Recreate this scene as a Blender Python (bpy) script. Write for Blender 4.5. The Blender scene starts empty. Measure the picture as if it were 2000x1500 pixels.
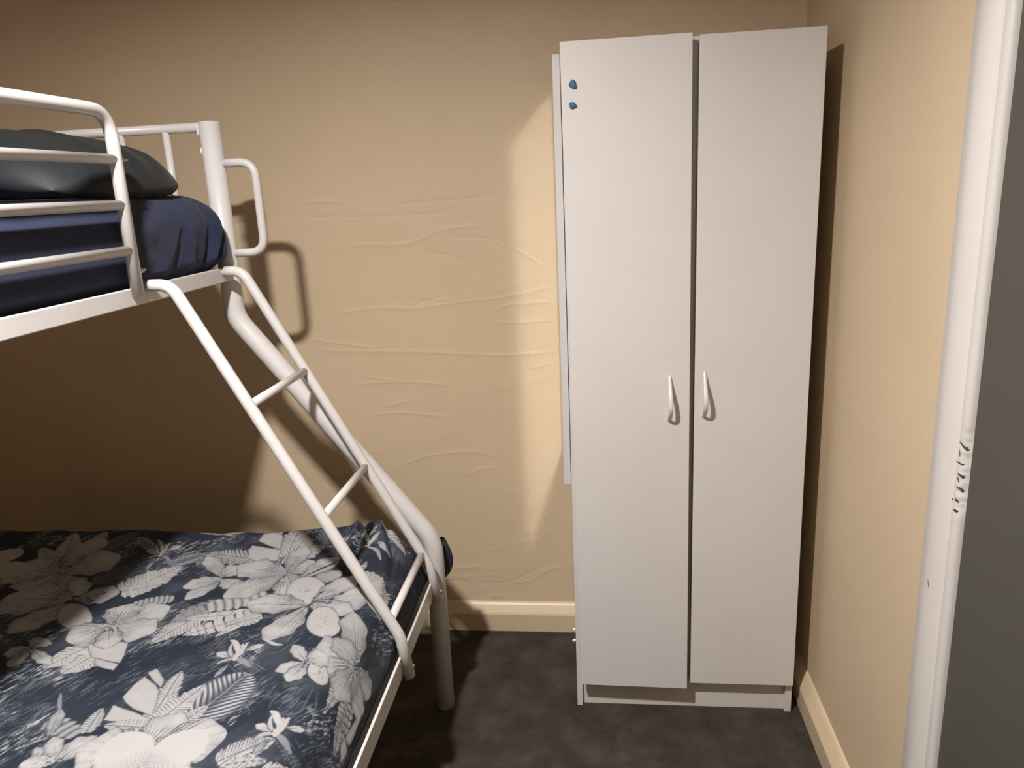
import bpy, bmesh, math, random
import numpy as np
from mathutils import Vector, Matrix

random.seed(7)
RNG = np.random.default_rng(11)
S = bpy.context.scene
COL = S.collection
PI = math.pi

# ------------------------------------------------------------------ camera
CF, CYAW, CPITCH, CROLL, CH = 1490.7, 0.117022, -0.251922, -0.046000, 1.4795   # focal length in pixels of the 2000x1500 frame
def cam_axes():
    cy, sy = math.cos(CYAW), math.sin(CYAW); cp, sp = math.cos(CPITCH), math.sin(CPITCH)
    cr, sr = math.cos(CROLL), math.sin(CROLL)
    f = np.array([-sy*cp, cy*cp, sp]); r = np.array([cy, sy, 0.0]); u = np.cross(r, f)
    return cr*r + sr*u, -sr*r + cr*u, f
CR, CU, CFW = cam_axes()
cam = bpy.data.cameras.new('camera'); camo = bpy.data.objects.new('camera', cam); COL.objects.link(camo)
cam.sensor_width = 36.0; cam.lens = CF/2000*36; cam.clip_start = 0.02
M = Matrix.Identity(4)
for i in range(3):
    M[i][0], M[i][1], M[i][2] = CR[i], CU[i], -CFW[i]
M[0][3], M[1][3], M[2][3] = 0, 0, CH
camo.matrix_world = M
S.camera = camo

# ------------------------------------------------------------------ world, exposure
w = bpy.data.worlds.new('world'); S.world = w; w.use_nodes = True
w.node_tree.nodes['Background'].inputs[0].default_value = (0.02, 0.019, 0.018, 1)
S.view_settings.view_transform = 'Standard'; S.view_settings.look = 'None'
S.view_settings.gamma = 1.0; S.view_settings.use_curve_mapping = False
S.view_settings.exposure = 0.0
S.cycles.use_guiding = True
S.cycles.use_surface_guiding = True
S.cycles.use_volume_guiding = False
S.cycles.guiding_training_samples = 64
S.cycles.blur_glossy = 0.0            # the wardrobe mirror throws the lamp's light onto the wall
S.cycles.sample_clamp_indirect = 0.0
S.cycles.use_adaptive_sampling = False
S.cycles.use_light_tree = False
S.cycles.max_bounces = 7; S.cycles.diffuse_bounces = 5; S.cycles.glossy_bounces = 4
LAMP = (-0.602, 0.565, 2.352)          # the ceiling lamp's place
LAMP_POWER = 2520.0
LAMP_COLOR = (1.0, 0.95, 0.915)

# room extents (metres)
XW, YB, XL, YF, ZC = 0.580, 2.338, -2.26, -1.36, 2.380

def at_z(px, py, z):
    """photo pixel -> the point of the horizontal plane z seen there"""
    d = CFW + CR*((px-1000)/CF) - CU*((py-750)/CF)
    t = (z-CH)/d[2]
    return d[0]*t, d[1]*t
def at_y(px, py, y):
    d = CFW + CR*((px-1000)/CF) - CU*((py-750)/CF)
    t = y/d[1]
    return d[0]*t, CH+d[2]*t

# ------------------------------------------------------------------ materials
def new_mat(name, color, rough=0.5, spec=0.5):
    m = bpy.data.materials.new(name); m.use_nodes = True
    b = m.node_tree.nodes['Principled BSDF']
    b.inputs['Base Color'].default_value = (*color, 1); b.inputs['Roughness'].default_value = rough
    b.inputs['Specular IOR Level'].default_value = spec
    return m, m.node_tree, b
def noise(nt, scale, detail=3, rough=0.5, coord='Object', stretch=None):
    tc = nt.nodes.new('ShaderNodeTexCoord'); n = nt.nodes.new('ShaderNodeTexNoise')
    n.inputs['Scale'].default_value = scale; n.inputs['Detail'].default_value = detail; n.inputs['Roughness'].default_value = rough
    if stretch:
        mp = nt.nodes.new('ShaderNodeMapping'); mp.inputs['Scale'].default_value = stretch
        nt.links.new(tc.outputs[coord], mp.inputs['Vector']); nt.links.new(mp.outputs[0], n.inputs['Vector'])
    else:
        nt.links.new(tc.outputs[coord], n.inputs['Vector'])
    return n
def add_bump(nt, b, src, strength, dist, prev=None):
    bp = nt.nodes.new('ShaderNodeBump'); bp.inputs['Strength'].default_value = strength; bp.inputs['Distance'].default_value = dist
    nt.links.new(src, bp.inputs['Height'])
    if prev: nt.links.new(prev.outputs[0], bp.inputs['Normal'])
    nt.links.new(bp.outputs[0], b.inputs['Normal'])
    return bp
def ramp_color(nt, b, src, stops):
    r = nt.nodes.new('ShaderNodeValToRGB')
    el = r.color_ramp.elements
    while len(el) < len(stops): el.new(0.5)
    for e, (p, c) in zip(el, stops): e.position = p; e.color = (*c, 1)
    nt.links.new(src, r.inputs[0]); nt.links.new(r.outputs[0], b.inputs['Base Color'])
def wall_mat():
    m, nt, b = new_mat('tan_wall_paint', (0.60, 0.475, 0.325), 0.55, 0.35)
    n = noise(nt, 3.0, 3); ramp_color(nt, b, n.outputs[0], [(0.3, (0.585, 0.460, 0.310)), (0.7, (0.615, 0.485, 0.330))])
    a = noise(nt, 190, 2); p = add_bump(nt, b, a.outputs[0], 0.25, 0.0012)
    c = noise(nt, 45, 3); add_bump(nt, b, c.outputs[0], 0.22, 0.003, p)
    return m
def plain(name, color, rough, bump=None, spec=0.5):
    m, nt, b = new_mat(name, color, rough, spec)
    n = noise(nt, 6, 2)
    k = 0.97
    ramp_color(nt, b, n.outputs[0], [(0.3, tuple(k*c for c in color)), (0.7, color)])
    if bump:
        a = noise(nt, bump[0], 2); add_bump(nt, b, a.outputs[0], bump[1], bump[2])
    return m
MAT = {}
MAT['wall'] = wall_mat()
MAT['skirting'] = plain('tan_skirting_gloss', (0.63, 0.50, 0.335), 0.38, (60, .08, .002))
MAT['ceiling'] = plain('ceiling_white', (0.72, 0.69, 0.64), 0.8)
MAT['laminate'] = plain('white_laminate', (0.645, 0.625, 0.612), 0.42, (300, .06, .0006))
MAT['powder'] = plain('white_powder_coat', (0.59, 0.575, 0.567), 0.34, (220, .05, .0006))
MAT['gloss'] = plain('white_gloss_paint', (0.62, 0.59, 0.565), 0.32, (25, .05, .003))
MAT['handle'] = plain('white_plastic', (0.68, 0.655, 0.64), 0.22)
MAT['board'] = plain('raw_chipboard_back', (0.45, 0.38, 0.30), 0.7)
MAT['door'] = plain('dark_grey_door_paint', (0.066, 0.062, 0.052), 0.6, (350, .2, .0012))
MAT['chip'] = plain('bare_wood_chip', (0.07, 0.045, 0.035), 0.85)
MAT['putty'] = plain('blue_putty', (0.045, 0.125, 0.26), 0.6)
MAT['zinc'] = plain('zinc_bolt', (0.42, 0.40, 0.36), 0.35)
MAT['zinc'].node_tree.nodes['Principled BSDF'].inputs['Metallic'].default_value = 0.9
def carpet():
    m, nt, b = new_mat('charcoal_carpet', (0.06, 0.05, 0.043), 0.95, 0.1)
    n = noise(nt, 9, 5, 0.65)
    ramp_color(nt, b, n.outputs[0], [(0.32, (0.030, 0.0225, 0.0165)), (0.52, (0.053, 0.040, 0.030)), (0.72, (0.088, 0.068, 0.052))])
    a = noise(nt, 420, 2); p = add_bump(nt, b, a.outputs[0], 0.9, 0.006)
    c = noise(nt, 30, 3); add_bump(nt, b, c.outputs[0], 0.5, 0.008, p)
    b.inputs['Sheen Weight'].default_value = 0.05
    return m
MAT['carpet'] = carpet()
def cloth(name, c0, c1, rough, sheen=0.25):
    m, nt, b = new_mat(name, c0, rough, 0.3)
    n = noise(nt, 14, 4, 0.6); ramp_color(nt, b, n.outputs[0], [(0.3, c0), (0.7, c1)])
    a = noise(nt, 600, 1); p = add_bump(nt, b, a.outputs[0], 0.3, 0.001)
    b.inputs['Sheen Weight'].default_value = sheen; b.inputs['Sheen Roughness'].default_value = 0.5
    return m
MAT['sheet'] = cloth('navy_jersey_sheet', (0.0135, 0.0185, 0.047), (0.019, 0.025, 0.060), 0.85, 0.06)
MAT['pillow'] = cloth('charcoal_pillowcase', (0.0095, 0.0125, 0.0150), (0.0135, 0.0170, 0.0195), 0.60, 0.05)
MAT['ticking'] = cloth('pale_mattress_ticking', (0.42, 0.41, 0.40), (0.48, 0.47, 0.46), 0.9)
def print_mat():
    m, nt, b = new_mat('floral_printed_cotton', (0.5, 0.5, 0.5), 0.8, 0.25)
    at = nt.nodes.new('ShaderNodeAttribute'); at.attribute_name = 'print'
    nt.links.new(at.outputs['Color'], b.inputs['Base Color'])
    a = noise(nt, 700, 1); add_bump(nt, b, a.outputs[0], 0.2, 0.0008)
    b.inputs['Sheen Weight'].default_value = 0.0
    return m
MAT['print'] = print_mat()
def mirror_mat():
    m, nt, b = new_mat('silvered_glass', (0.90, 0.91, 0.90), 0.13)
    b.inputs['Metallic'].default_value = 1.0
    return m
MAT['mirror'] = mirror_mat()
def glow_mat():
    m = bpy.data.materials.new('lit_diffuser'); m.use_nodes = True
    nt = m.node_tree; nt.nodes.clear()
    e = nt.nodes.new('ShaderNodeEmission'); o = nt.nodes.new('ShaderNodeOutputMaterial')
    e.inputs[0].default_value = (*LAMP_COLOR, 1); e.inputs[1].default_value = LAMP_POWER
    nt.links.new(e.outputs[0], o.inputs[0])
    return m
MAT['glow'] = glow_mat()

# ------------------------------------------------------------------ mesh helpers
def link(name, me, mat, parent=None, smooth=False):
    o = bpy.data.objects.new(name, me); COL.objects.link(o)
    if mat: me.materials.append(MAT[mat])
    if smooth:
        me.polygons.foreach_set('use_smooth', [True]*len(me.polygons))
    if parent: o.parent = parent
    return o
def tag(o, label=None, cat=None, group=None, kind=None):
    if label: o['label'] = label
    if cat: o['category'] = cat
    if group: o['group'] = group
    if kind: o['kind'] = kind
    return o
def empty(name, loc=(0, 0, 0)):
    o = bpy.data.objects.new(name, None); COL.objects.link(o); o.location = loc; o.empty_display_size = 0.1
    return o
def rel(parent, pts):
    if parent is None: return pts
    l = parent.location
    return [(p[0]-l[0], p[1]-l[1], p[2]-l[2]) for p in pts]
def prism(name, corners, depth_dir, mat, parent=None, bevel=0.0):
    """closed slab: corners (polygon) swept along depth_dir, edges bevelled"""
    bm = bmesh.new()
    d = Vector(depth_dir)
    a = [bm.verts.new(p) for p in rel(parent, corners)]
    b = [bm.verts.new(Vector(v.co)+d) for v in a]
    n = len(a)
    bm.faces.new(a[::-1]); bm.faces.new(b)
    for i in range(n): bm.faces.new((a[i], a[(i+1) % n], b[(i+1) % n], b[i]))
    bmesh.ops.recalc_face_normals(bm, faces=bm.faces)
    if bevel: bmesh.ops.bevel(bm, geom=bm.edges[:], offset=bevel, segments=2, profile=0.5, affect='EDGES')
    me = bpy.data.meshes.new(name); bm.to_mesh(me); bm.free()
    return link(name, me, mat, parent)
def box(name, x0, x1, y0, y1, z0, z1, mat, parent=None, bevel=0.0):
    return prism(name, [(x0, y0, z0), (x1, y0, z0), (x1, y1, z0), (x0, y1, z0)], (0, 0, z1-z0), mat, parent, bevel)
def fillet(pts, r, n=7):
    pts = [Vector(p) for p in pts]; out = [pts[0]]
    for i in range(1, len(pts)-1):
        p, a, b = pts[i], pts[i-1], pts[i+1]
        d1 = (a-p).normalized(); d2 = (b-p).normalized()
        ang = d1.angle(d2); ri = r[i-1] if isinstance(r, (list, tuple)) else r
        t = min(ri/math.tan(ang/2), 0.49*(a-p).length, 0.49*(b-p).length)
        p1, p2 = p+d1*t, p+d2*t
        for k in range(n+1):
            s = k/n; out.append((1-s)**2*p1 + 2*s*(1-s)*p + s*s*p2)
    out.append(pts[-1]); return out
def tube(name, path, r, mat, parent=None, seg=14, cap=True, hollow=False):
    path = [Vector(p) for p in rel(parent, [tuple(p) for p in path])]
    verts, faces = [], []
    t0 = (path[1]-path[0]).normalized()
    ref = Vector((0, 0, 1)) if abs(t0.z) < 0.9 else Vector((1, 0, 0))
    nrm = (ref - t0*ref.dot(t0)).normalized()
    for i, p in enumerate(path):
        if i == 0: t = t0
        elif i == len(path)-1: t = (path[i]-path[i-1]).normalized()
        else: t = ((path[i+1]-p).normalized()+(p-path[i-1]).normalized()).normalized()
        nrm = (nrm - t*nrm.dot(t)).normalized(); bn = t.cross(nrm)
        for k in range(seg):
            a = 2*PI*k/seg
            verts.append(p + nrm*(r*math.cos(a)) + bn*(r*math.sin(a)))
    for i in range(len(path)-1):
        for k in range(seg):
            faces.append((i*seg+k, i*seg+(k+1) % seg, (i+1)*seg+(k+1) % seg, (i+1)*seg+k))
    nb = len(faces)
    if cap:
        faces.append(tuple(range(seg))[::-1]); faces.append(tuple((len(path)-1)*seg+k for k in range(seg)))
    me = bpy.data.meshes.new(name); me.from_pydata([tuple(v) for v in verts], [], faces); me.update()
    o = link(name, me, mat, parent)
    me.polygons.foreach_set('use_smooth', [i < nb for i in range(len(faces))])
    return o
def grid_mesh(name, P, mat, parent=None, smooth=True, colors=None, flip=False):
    """P: (n, m, 3) array of points -> quad grid"""
    n, m, _ = P.shape
    me = bpy.data.meshes.new(name)
    me.vertices.add(n*m); me.vertices.foreach_set('co', P.reshape(-1).astype(np.float32))
    idx = np.arange(n*m).reshape(n, m)
    q = np.stack([idx[:-1, :-1], idx[1:, :-1], idx[1:, 1:], idx[:-1, 1:]], -1).reshape(-1, 4)
    if flip: q = q[:, ::-1]
    nq = len(q)
    me.loops.add(nq*4); me.loops.foreach_set('vertex_index', q.reshape(-1).astype(np.int32))
    me.polygons.add(nq); me.polygons.foreach_set('loop_start', np.arange(0, nq*4, 4, dtype=np.int32))
    me.polygons.foreach_set('loop_total', np.full(nq, 4, dtype=np.int32))
    me.update(calc_edges=True); me.validate()
    if smooth: me.polygons.foreach_set('use_smooth', np.ones(nq, dtype=bool))
    if colors is not None:
        ca = me.color_attributes.new('print', 'FLOAT_COLOR', 'POINT')
        ca.data.foreach_set('color', np.concatenate([colors.reshape(-1, 3), np.ones((n*m, 1))], 1).reshape(-1).astype(np.float32))
    return link(name, me, mat, parent)

# ================================================================== the setting
box('floor', XL-.1, XW+.1, YF-.1, YB+.1, -0.06, 0.0, 'carpet')['kind'] = 'structure'
box('ceiling', XL-.1, XW+.1, YF-.1, YB+.1, ZC, ZC+.06, 'ceiling')['kind'] = 'structure'
box('wall_left', XL-.1, XL, YF-.1, YB+.1, 0, ZC, 'wall')['kind'] = 'structure'
box('wall_front', XL, XW, YF-.1, YF, 0, ZC, 'wall')['kind'] = 'structure'

# back wall with its plaster ridges as relief
ridge_px = []
def zr(pts, ox, oy, s): ridge_px.append([(ox+a/s, oy+b/s) for a, b in pts])
for r_ in ([(540,690),(700,645),(900,625),(990,632),(1100,620),(1280,595),(1450,580),(1620,540),(1710,522)],
           [(990,630),(1060,600),(1180,572)], [(1420,640),(1480,615),(1600,605),(1710,600)],
           [(500,830),(700,840),(1000,842),(1250,852),(1450,860),(1640,848),(1730,835)],
           [(520,780),(650,800),(850,825)], [(310,170),(450,185),(700,185),(860,178),(1080,170),(1300,170)],
           [(440,150),(520,110),(700,115)], [(900,130),(1080,110),(1280,95),(1420,75)],
           [(640,350),(760,320),(950,320),(1060,290),(1130,255),(1280,230),(1400,225)],
           [(1180,285),(1300,285),(1420,295),(1480,320)], [(1400,700),(1550,700),(1620,692),(1720,688)],
           [(1250,900),(1330,850)], [(1590,930),(1640,910),(1700,900)], [(780,960),(830,970),(930,985)],
           [(800,1155),(940,1140),(1080,1150),(1200,1160)], [(880,1110),(1000,1080)], [(1280,1450),(1330,1420),(1420,1405)],
           [(700,1000),(1000,990),(1200,1010)], [(1080,365),(1180,370),(1280,400)], [(1500,330),(1600,390),(1660,430)],
           [(950,1400),(1100,1350),(1300,1330),(1450,1360)]):
    zr(r_, 400, 350, 2.5)
for r_ in ([(430,270),(700,275),(950,265),(1060,220),(1200,160),(1350,80),(1450,30),(1560,0)],
           [(1000,268),(1100,265),(1250,245),(1350,190),(1450,130),(1550,75),(1700,50),(1850,40)],
           [(420,510),(600,500),(700,450),(840,445),(940,460)], [(460,575),(660,560),(760,540),(950,480),(1100,480),(1250,495),(1850,510)],
           [(200,100),(300,60),(450,50),(560,10)], [(120,260),(240,240),(380,250)]):
    zr(r_, 860, 1100, 7.143)
ridges = [(np.array([at_y(a, b, YB) for a, b in r_]), 1.0) for r_ in ridge_px]
for k in range(85):                                   # quieter ripples over the rest of the wall
    x, z = RNG.uniform(-2.0, 0.3), RNG.uniform(0.15, 1.62); a = RNG.normal(0, .25); pts = [(x, z)]
    for j in range(int(RNG.integers(3, 8))):
        a = a*.6 + RNG.normal(0, .22); x += .07*math.cos(a); z += .07*math.sin(a); pts.append((x, z))
    ridges.append((np.array(pts), RNG.uniform(.15, .45)))
def axis(segs):
    out = [segs[0][0]]
    for a, b, st in segs:
        n = max(1, int(round((b-a)/st))); out += list(np.linspace(a, b, n+1)[1:])
    return np.array(out)
wx = axis([(XL-.1, -1.05, .02), (-1.05, -.03, .0032), (-.03, XW+.1, .03)])
wz = axis([(0, .12, .03), (.12, 1.72, .0032), (1.72, ZC, .03)])
GX, GZ = np.meshgrid(wx, wz, indexing='ij')
H = np.zeros_like(GX)
def smooth_line(p, n=10):
    if len(p) < 3: return p
    q = [p[0]]
    P4 = np.vstack([2*p[0]-p[1], p, 2*p[-1]-p[-2]])
    for i in range(1, len(P4)-2):
        for t in np.linspace(0, 1, n+1)[1:]:
            a, b, c, d = P4[i-1], P4[i], P4[i+1], P4[i+2]
            q.append(.5*((2*b)+(-a+c)*t+(2*a-5*b+4*c-d)*t*t+(-a+3*b-3*c+d)*t**3))
    return np.array(q)
for pts, amp in ridges:
    q = smooth_line(pts); sg = RNG.choice([1.0, 1.0, -.7]); wd = RNG.uniform(.0030, .0048)
    L = len(q)-1
    i0, i1 = np.searchsorted(wx, q[:, 0].min()-.03), np.searchsorted(wx, q[:, 0].max()+.03)
    j0, j1 = np.searchsorted(wz, q[:, 1].min()-.03), np.searchsorted(wz, q[:, 1].max()+.03)
    if i1 <= i0 or j1 <= j0: continue
    X, Z = GX[i0:i1, j0:j1], GZ[i0:i1, j0:j1]; best = np.full(X.shape, 1e9); fade = np.zeros_like(X)
    for k in range(L):
        a, b = q[k], q[k+1]; d = b-a; l2 = d@d+1e-12
        t = np.clip(((X-a[0])*d[0]+(Z-a[1])*d[1])/l2, 0, 1)
        dd = np.hypot(X-a[0]-t*d[0], Z-a[1]-t*d[1])
        s = (k+t)/L; m_ = dd < best; best[m_] = dd[m_]; fade[m_] = np.minimum(1, 5*np.minimum(s, 1-s)+.12)[m_]
    H[i0:i1, j0:j1] = H[i0:i1, j0:j1] + sg*amp*.0009*fade*(np.exp(-(best/wd)**2) + .3*np.exp(-(best/.012)**2))
PW = np.stack([GX, YB - H, GZ], -1)
o = grid_mesh('wall_back', PW, 'wall', flip=True)
o['kind'] = 'structure'
# right wall with a doorway: the trim and the dark door stand in it
YD1, YD0 = 1.199, 0.36                                # far and near side of the doorway along the wall
box('wall_right', XW, XW+.1, YD1, YB, 0, ZC, 'wall')['kind'] = 'structure'
wr = bpy.data.objects['wall_right']
box('wall_piece', XW, XW+.1, YF, YD0, 0, ZC, 'wall', wr)
box('wall_piece', XW, XW+.1, YD0, YD1, 2.06, ZC, 'wall', wr)

def skirting(name, a, b, inward):
    """moulded skirting board: profile (out from wall, height) swept from a to b"""
    prof = [(0, 0), (.026, 0), (.028, .004), (.028, .066), (.025, .072), (.011, .094), (.006, .100), (0, .103)]
    bm = bmesh.new(); A, B, I = Vector(a), Vector(b), Vector(inward)
    va = [bm.verts.new(A + I*p + Vector((0, 0, h))) for p, h in prof]; vb = [bm.verts.new(B + I*p + Vector((0, 0, h))) for p, h in prof]
    n = len(prof)
    for i in range(n): bm.faces.new((va[i], va[(i+1) % n], vb[(i+1) % n], vb[i]))
    bm.faces.new(va[::-1]); bm.faces.new(vb); bmesh.ops.recalc_face_normals(bm, faces=bm.faces)
    me = bpy.data.meshes.new(name); bm.to_mesh(me); bm.free()
    o = link(name, me, 'skirting'); o['kind'] = 'structure'; return o
skirting('baseboard_back', (XL, YB, 0), (XW, YB, 0), (0, -1, 0))
skirting('baseboard_right', (XW, 1.288, 0), (XW, YB-.028, 0), (-1, 0, 0))
skirting('baseboard_left', (XL, YF, 0), (XL, YB-.028, 0), (1, 0, 0))
skirting('baseboard_front', (XL+.028, YF, 0), (XW, YF, 0), (0, 1, 0))

# door trim: flat face, a round-over, then a cove and a thin bead at the door side
def trim(name, ya, sgn, chipped=False):
    prof = [(0, 0), (0, .020), (.003, .023), (.040, .023), (.047, .0215), (.053, .018), (.058, .0125), (.062, .0095), (.066, .009), (.069, .012), (.073, .0135),
            (.085, .0135), (.089, .011), (.091, .006), (.091, 0)]
    zs = axis([(0, .90, .05), (.90, 1.14, .004), (1.14, 2.10, .05)])
    rows = []
    for z in zs:
        row = []
        for k, (s, d) in enumerate(prof):
            s2, d2 = s, d
            if chipped and .935 < z < 1.085 and 8 <= k <= 13:      # the knocked edge
                e = min(1, (z-.935)/.012, (1.085-z)/.012)
                nn = .5+.5*math.sin(z*310+1.3*math.sin(z*97))
                d2 = d - e*(.0004+.0012*nn**3); s2 = s - e*(.0012+.0022*(.5+.5*math.sin(z*373+math.sin(z*131)*2)))*(k > 10)
            row.append((XW-max(d2, 0), ya + sgn*s2, z))
        rows.append(row)
    P = np.array(rows)
    o = grid_mesh(name, P, 'gloss', smooth=True, flip=(sgn < 0))
    o.data.polygons.foreach_set('use_smooth', [True]*len(o.data.polygons))
    o['kind'] = 'structure'; return o
YT = 1.288
t1 = trim('trim_1', YT, -1, True)
t2 = trim('trim_2', YD0-.091, 1)
hd = box('trim_3', XW-.022, XW, YD0-.091, YT, 2.06, 2.16, 'gloss', None, .003); hd['kind'] = 'structure'
# scuffed chips where the paint is knocked off the trim
for (yy, zz, a, l, wd) in ((1.206, 1.055, .3, .016, .0012), (1.212, 1.040, 1.2, .010, .0008), (1.210, 1.024, -.1, .016, .0009), (1.205, 1.006, .1, .012, .0016), (1.208, .997, .8, .009, .0008), (1.205, .984, .0, .011, .0013),
                           (1.226, .956, .45, .026, .0011), (1.206, .944, -.2, .012, .0022), (1.207, .962, .1, .009, .0020), (1.250, .788, 1.1, .012, .0012)):
    pts = []
    for k in range(9):
        an = 2*PI*k/9; rr = 1+.35*math.sin(3.1*k+zz*50)
        cx, cy = l/2*math.cos(an)*rr, wd*math.sin(an)*rr
        pts.append((cx*math.cos(a)-cy*math.sin(a), cx*math.sin(a)+cy*math.cos(a)))
    dpt = .0235 if yy > 1.24 else (.0136 if yy < 1.220 else .0103)
    prism('chip', [(XW-dpt, yy+p, zz+q) for p, q in pts], (.006, 0, 0), 'chip', t1)
dr = box('door_1', XW-.002, XW+.040, YD0+.004, YD1-.002, .012, 2.055, 'door', None, .002); dr['kind'] = 'structure'
tube('door_knob', [(XW-.001, YD0+.07, 1.0), (XW-.035, YD0+.07, 1.0)], .012, 'zinc', dr)
box('door_stop', XW+.041, XW+.07, YD0-.01, YD1+.02, 0.0, 2.10, 'door', dr)

# ================================================================== ceiling lamp
lamp = empty('ceiling_light', (LAMP[0], LAMP[1], ZC))
tag(lamp, 'round white ceiling light glowing above the middle of the bedroom', 'ceiling light')
def lathe(name, prof, mat, parent, n=48, centre=(0, 0, 0), smooth=True):
    verts, faces = [], []
    for r_, z in prof:
        for k in range(n):
            verts.append((centre[0]+r_*math.cos(2*PI*k/n), centre[1]+r_*math.sin(2*PI*k/n), centre[2]+z))
    for i in range(len(prof)-1):
        for k in range(n): faces.append((i*n+k, i*n+(k+1) % n, (i+1)*n+(k+1) % n, (i+1)*n+k))
    me = bpy.data.meshes.new(name); me.from_pydata(verts, [], faces); me.update()
    return link(name, me, mat, parent, smooth)
LR = 0.056
lathe('rim', [(LR+.03, 0), (LR+.03, -.030), (LR+.022, -.036), (LR+.008, -.036), (LR+.003, -.034), (LR+.002, 0)], 'gloss', lamp)  # unseen rim, its depth shaped to cut the light high on the walls
verts = [(LR*math.cos(2*PI*k/40), LR*math.sin(2*PI*k/40), -.0195) for k in range(40)]
me = bpy.data.meshes.new('diffuser'); me.from_pydata(verts, [], [tuple(range(40))[::-1]]); link('diffuser', me, 'glow', lamp)

# ================================================================== wardrobe
W0, W1, WYF, WYB, WH = -0.0775, 0.5270, 1.938, 2.300, 1.800      # carcass
wd = empty('wardrobe', ((W0+W1)/2, (WYF+WYB)/2, 0))
tag(wd, 'tall white two door wardrobe standing in the corner of the tan room', 'wardrobe')
box('side_panel', W0, W0+.016, WYF, WYB, 0, WH-.002, 'laminate', wd, .0008)
box('side_panel', W1-.018, W1, WYF, WYB, 0, WH-.002, 'laminate', wd, .0008)
box('top_panel', W0+.016, W1-.018, WYF, WYB, WH-.020, WH-.002, 'laminate', wd, .0008)
box('bottom_panel', W0+.016, W1-.018, WYF+.004, WYB, .090, .106, 'laminate', wd, .0008)
box('back_panel', W0+.006, W1-.006, WYB, WYB+.004, .03, WH-.006, 'board', wd)
box('shelf', W0+.016, W1-.018, WYF+.03, WYB-.002, 1.50, 1.516, 'laminate', wd, .0008)
tube('hanging_rail', [(W0+.016, 2.13, 1.44), (W1-.018, 2.13, 1.44)], .0125, 'zinc', wd)
box('centre_panel', .2265, .2425, WYF, WYB-.002, .106, WH-.020, 'laminate', wd, .0008)
box('plinth', W0+.016, W1-.018, WYF+.012, WYF+.028, 0.0, .089, 'laminate', wd, .0008)
def door(x_tl, x_tr, x_br, x_bl, z0, z1, y_front, y_hinge, hx, hz, hinge_left):
    th = .016
    # front face corners; a door standing a little open is turned about its hinge side
    ya = y_hinge if hinge_left else y_front; yb_ = y_front if hinge_left else y_hinge
    d = prism('door', [(x_tl, ya, z1), (x_tr, yb_, z1), (x_br, yb_, z0), (x_bl, ya, z0)], (0, th, 0), 'laminate', wd, .0012)
    f = (hx-x_bl)/(x_br-x_bl); yf = ya + (yb_-ya)*f
    l = wd.location
    # bow handle: a strip that tapers to both feet, thick at its lower end
    n = 44; ring = 12; verts, faces = [], []
    for i in range(n+1):
        t = i/n
        z = hz + (.5-t)*.118
        out = .036*(math.sin(PI*min(1, t**1.45))**.80) if 0 < t < 1 else 0.0
        wv = .0038 + .0010*math.sin(PI*t) + .0016*t
        tv = .0026 + .0008*math.sin(PI*t)
        # tangent
        t2 = min(1, t+.01); t1_ = max(0, t-.01)
        o2 = .036*(math.sin(PI*min(1, t2**1.45))**.80) if 0 < t2 < 1 else 0; o1 = .036*(math.sin(PI*min(1, t1_**1.45))**.80) if 0 < t1_ < 1 else 0
        tg = Vector((0, -(o2-o1), -(t2-t1_)*.118)).normalized(); nr = Vector((1, 0, 0)).cross(tg).normalized()
        c = Vector((hx, yf-out-.0006, z))
        for k in range(ring):
            a = 2*PI*k/ring
            p = c + Vector((1, 0, 0))*(wv*math.cos(a)) + nr*(tv*math.sin(a))
            verts.append((p.x-l[0], p.y-l[1], p.z-l[2]))
    for i in range(n):
        for k in range(ring): faces.append((i*ring+k, i*ring+(k+1) % ring, (i+1)*ring+(k+1) % ring, (i+1)*ring+k))
    faces.append(tuple(range(ring))[::-1]); faces.append(tuple(n*ring+k for k in range(ring)))
    me = bpy.data.meshes.new('handle'); me.from_pydata(verts, [], faces); me.update()
    h = bpy.data.objects.new('handle', me); COL.objects.link(h); me.materials.append(MAT['handle'])
    me.polygons.foreach_set('use_smooth', [True]*len(me.polygons)); h.parent = d
    h['label'] = 'white plastic bow handle'
    return d
door(-0.0775, 0.2240, 0.2320, -0.0640, .093, 1.800, 1.900, 1.906, 0.178, 0.943, True)
door(0.2420, 0.5230, 0.5250, 0.2430, .098, 1.798, 1.919, 1.919, 0.2665, 0.947, False)
# two little white pegs of a fitting on the wardrobe side
for yy, zz in ((2.001, .211), (1.981, .188)):
    lx = wd.location
    tube('peg', [(W0+.002, yy, zz), (W0-.006, yy, zz), (W0-.011, yy-.003, zz-.002)], .0038, 'handle', wd, 10)

# blue putty blobs left on the door
for k, (x, z, sx, sz, rot, lab) in enumerate(((-.0490, 1.705, .0088, .0108, -.5, 'upper blob of blue putty stuck on the white wardrobe door'),
                                              (-.0495, 1.659, .0108, .0076, .5, 'lower flatter blob of blue putty stuck on the white wardrobe door'))):
    bm = bmesh.new(); bmesh.ops.create_uvsphere(bm, u_segments=20, v_segments=12, radius=1)
    for v in bm.verts:
        p = v.co.copy(); lump = 1+.12*math.sin(3*p.x+2*k)+.10*math.sin(4*p.z+p.y*2+k)
        v.co = Vector((p.x*sx*lump, p.y*.0045*lump, p.z*sz*lump))
    bmesh.ops.rotate(bm, verts=bm.verts, cent=(0, 0, 0), matrix=Matrix.Rotation(rot, 3, 'Y'))
    me = bpy.data.meshes.new('putty_blob'); bm.to_mesh(me); bm.free()
    o = link('putty_blob', me, 'putty', None, True); o.location = (x, 1.9045, z)
    tag(o, lab, 'putty', 'putty blobs on the wardrobe door')

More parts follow.
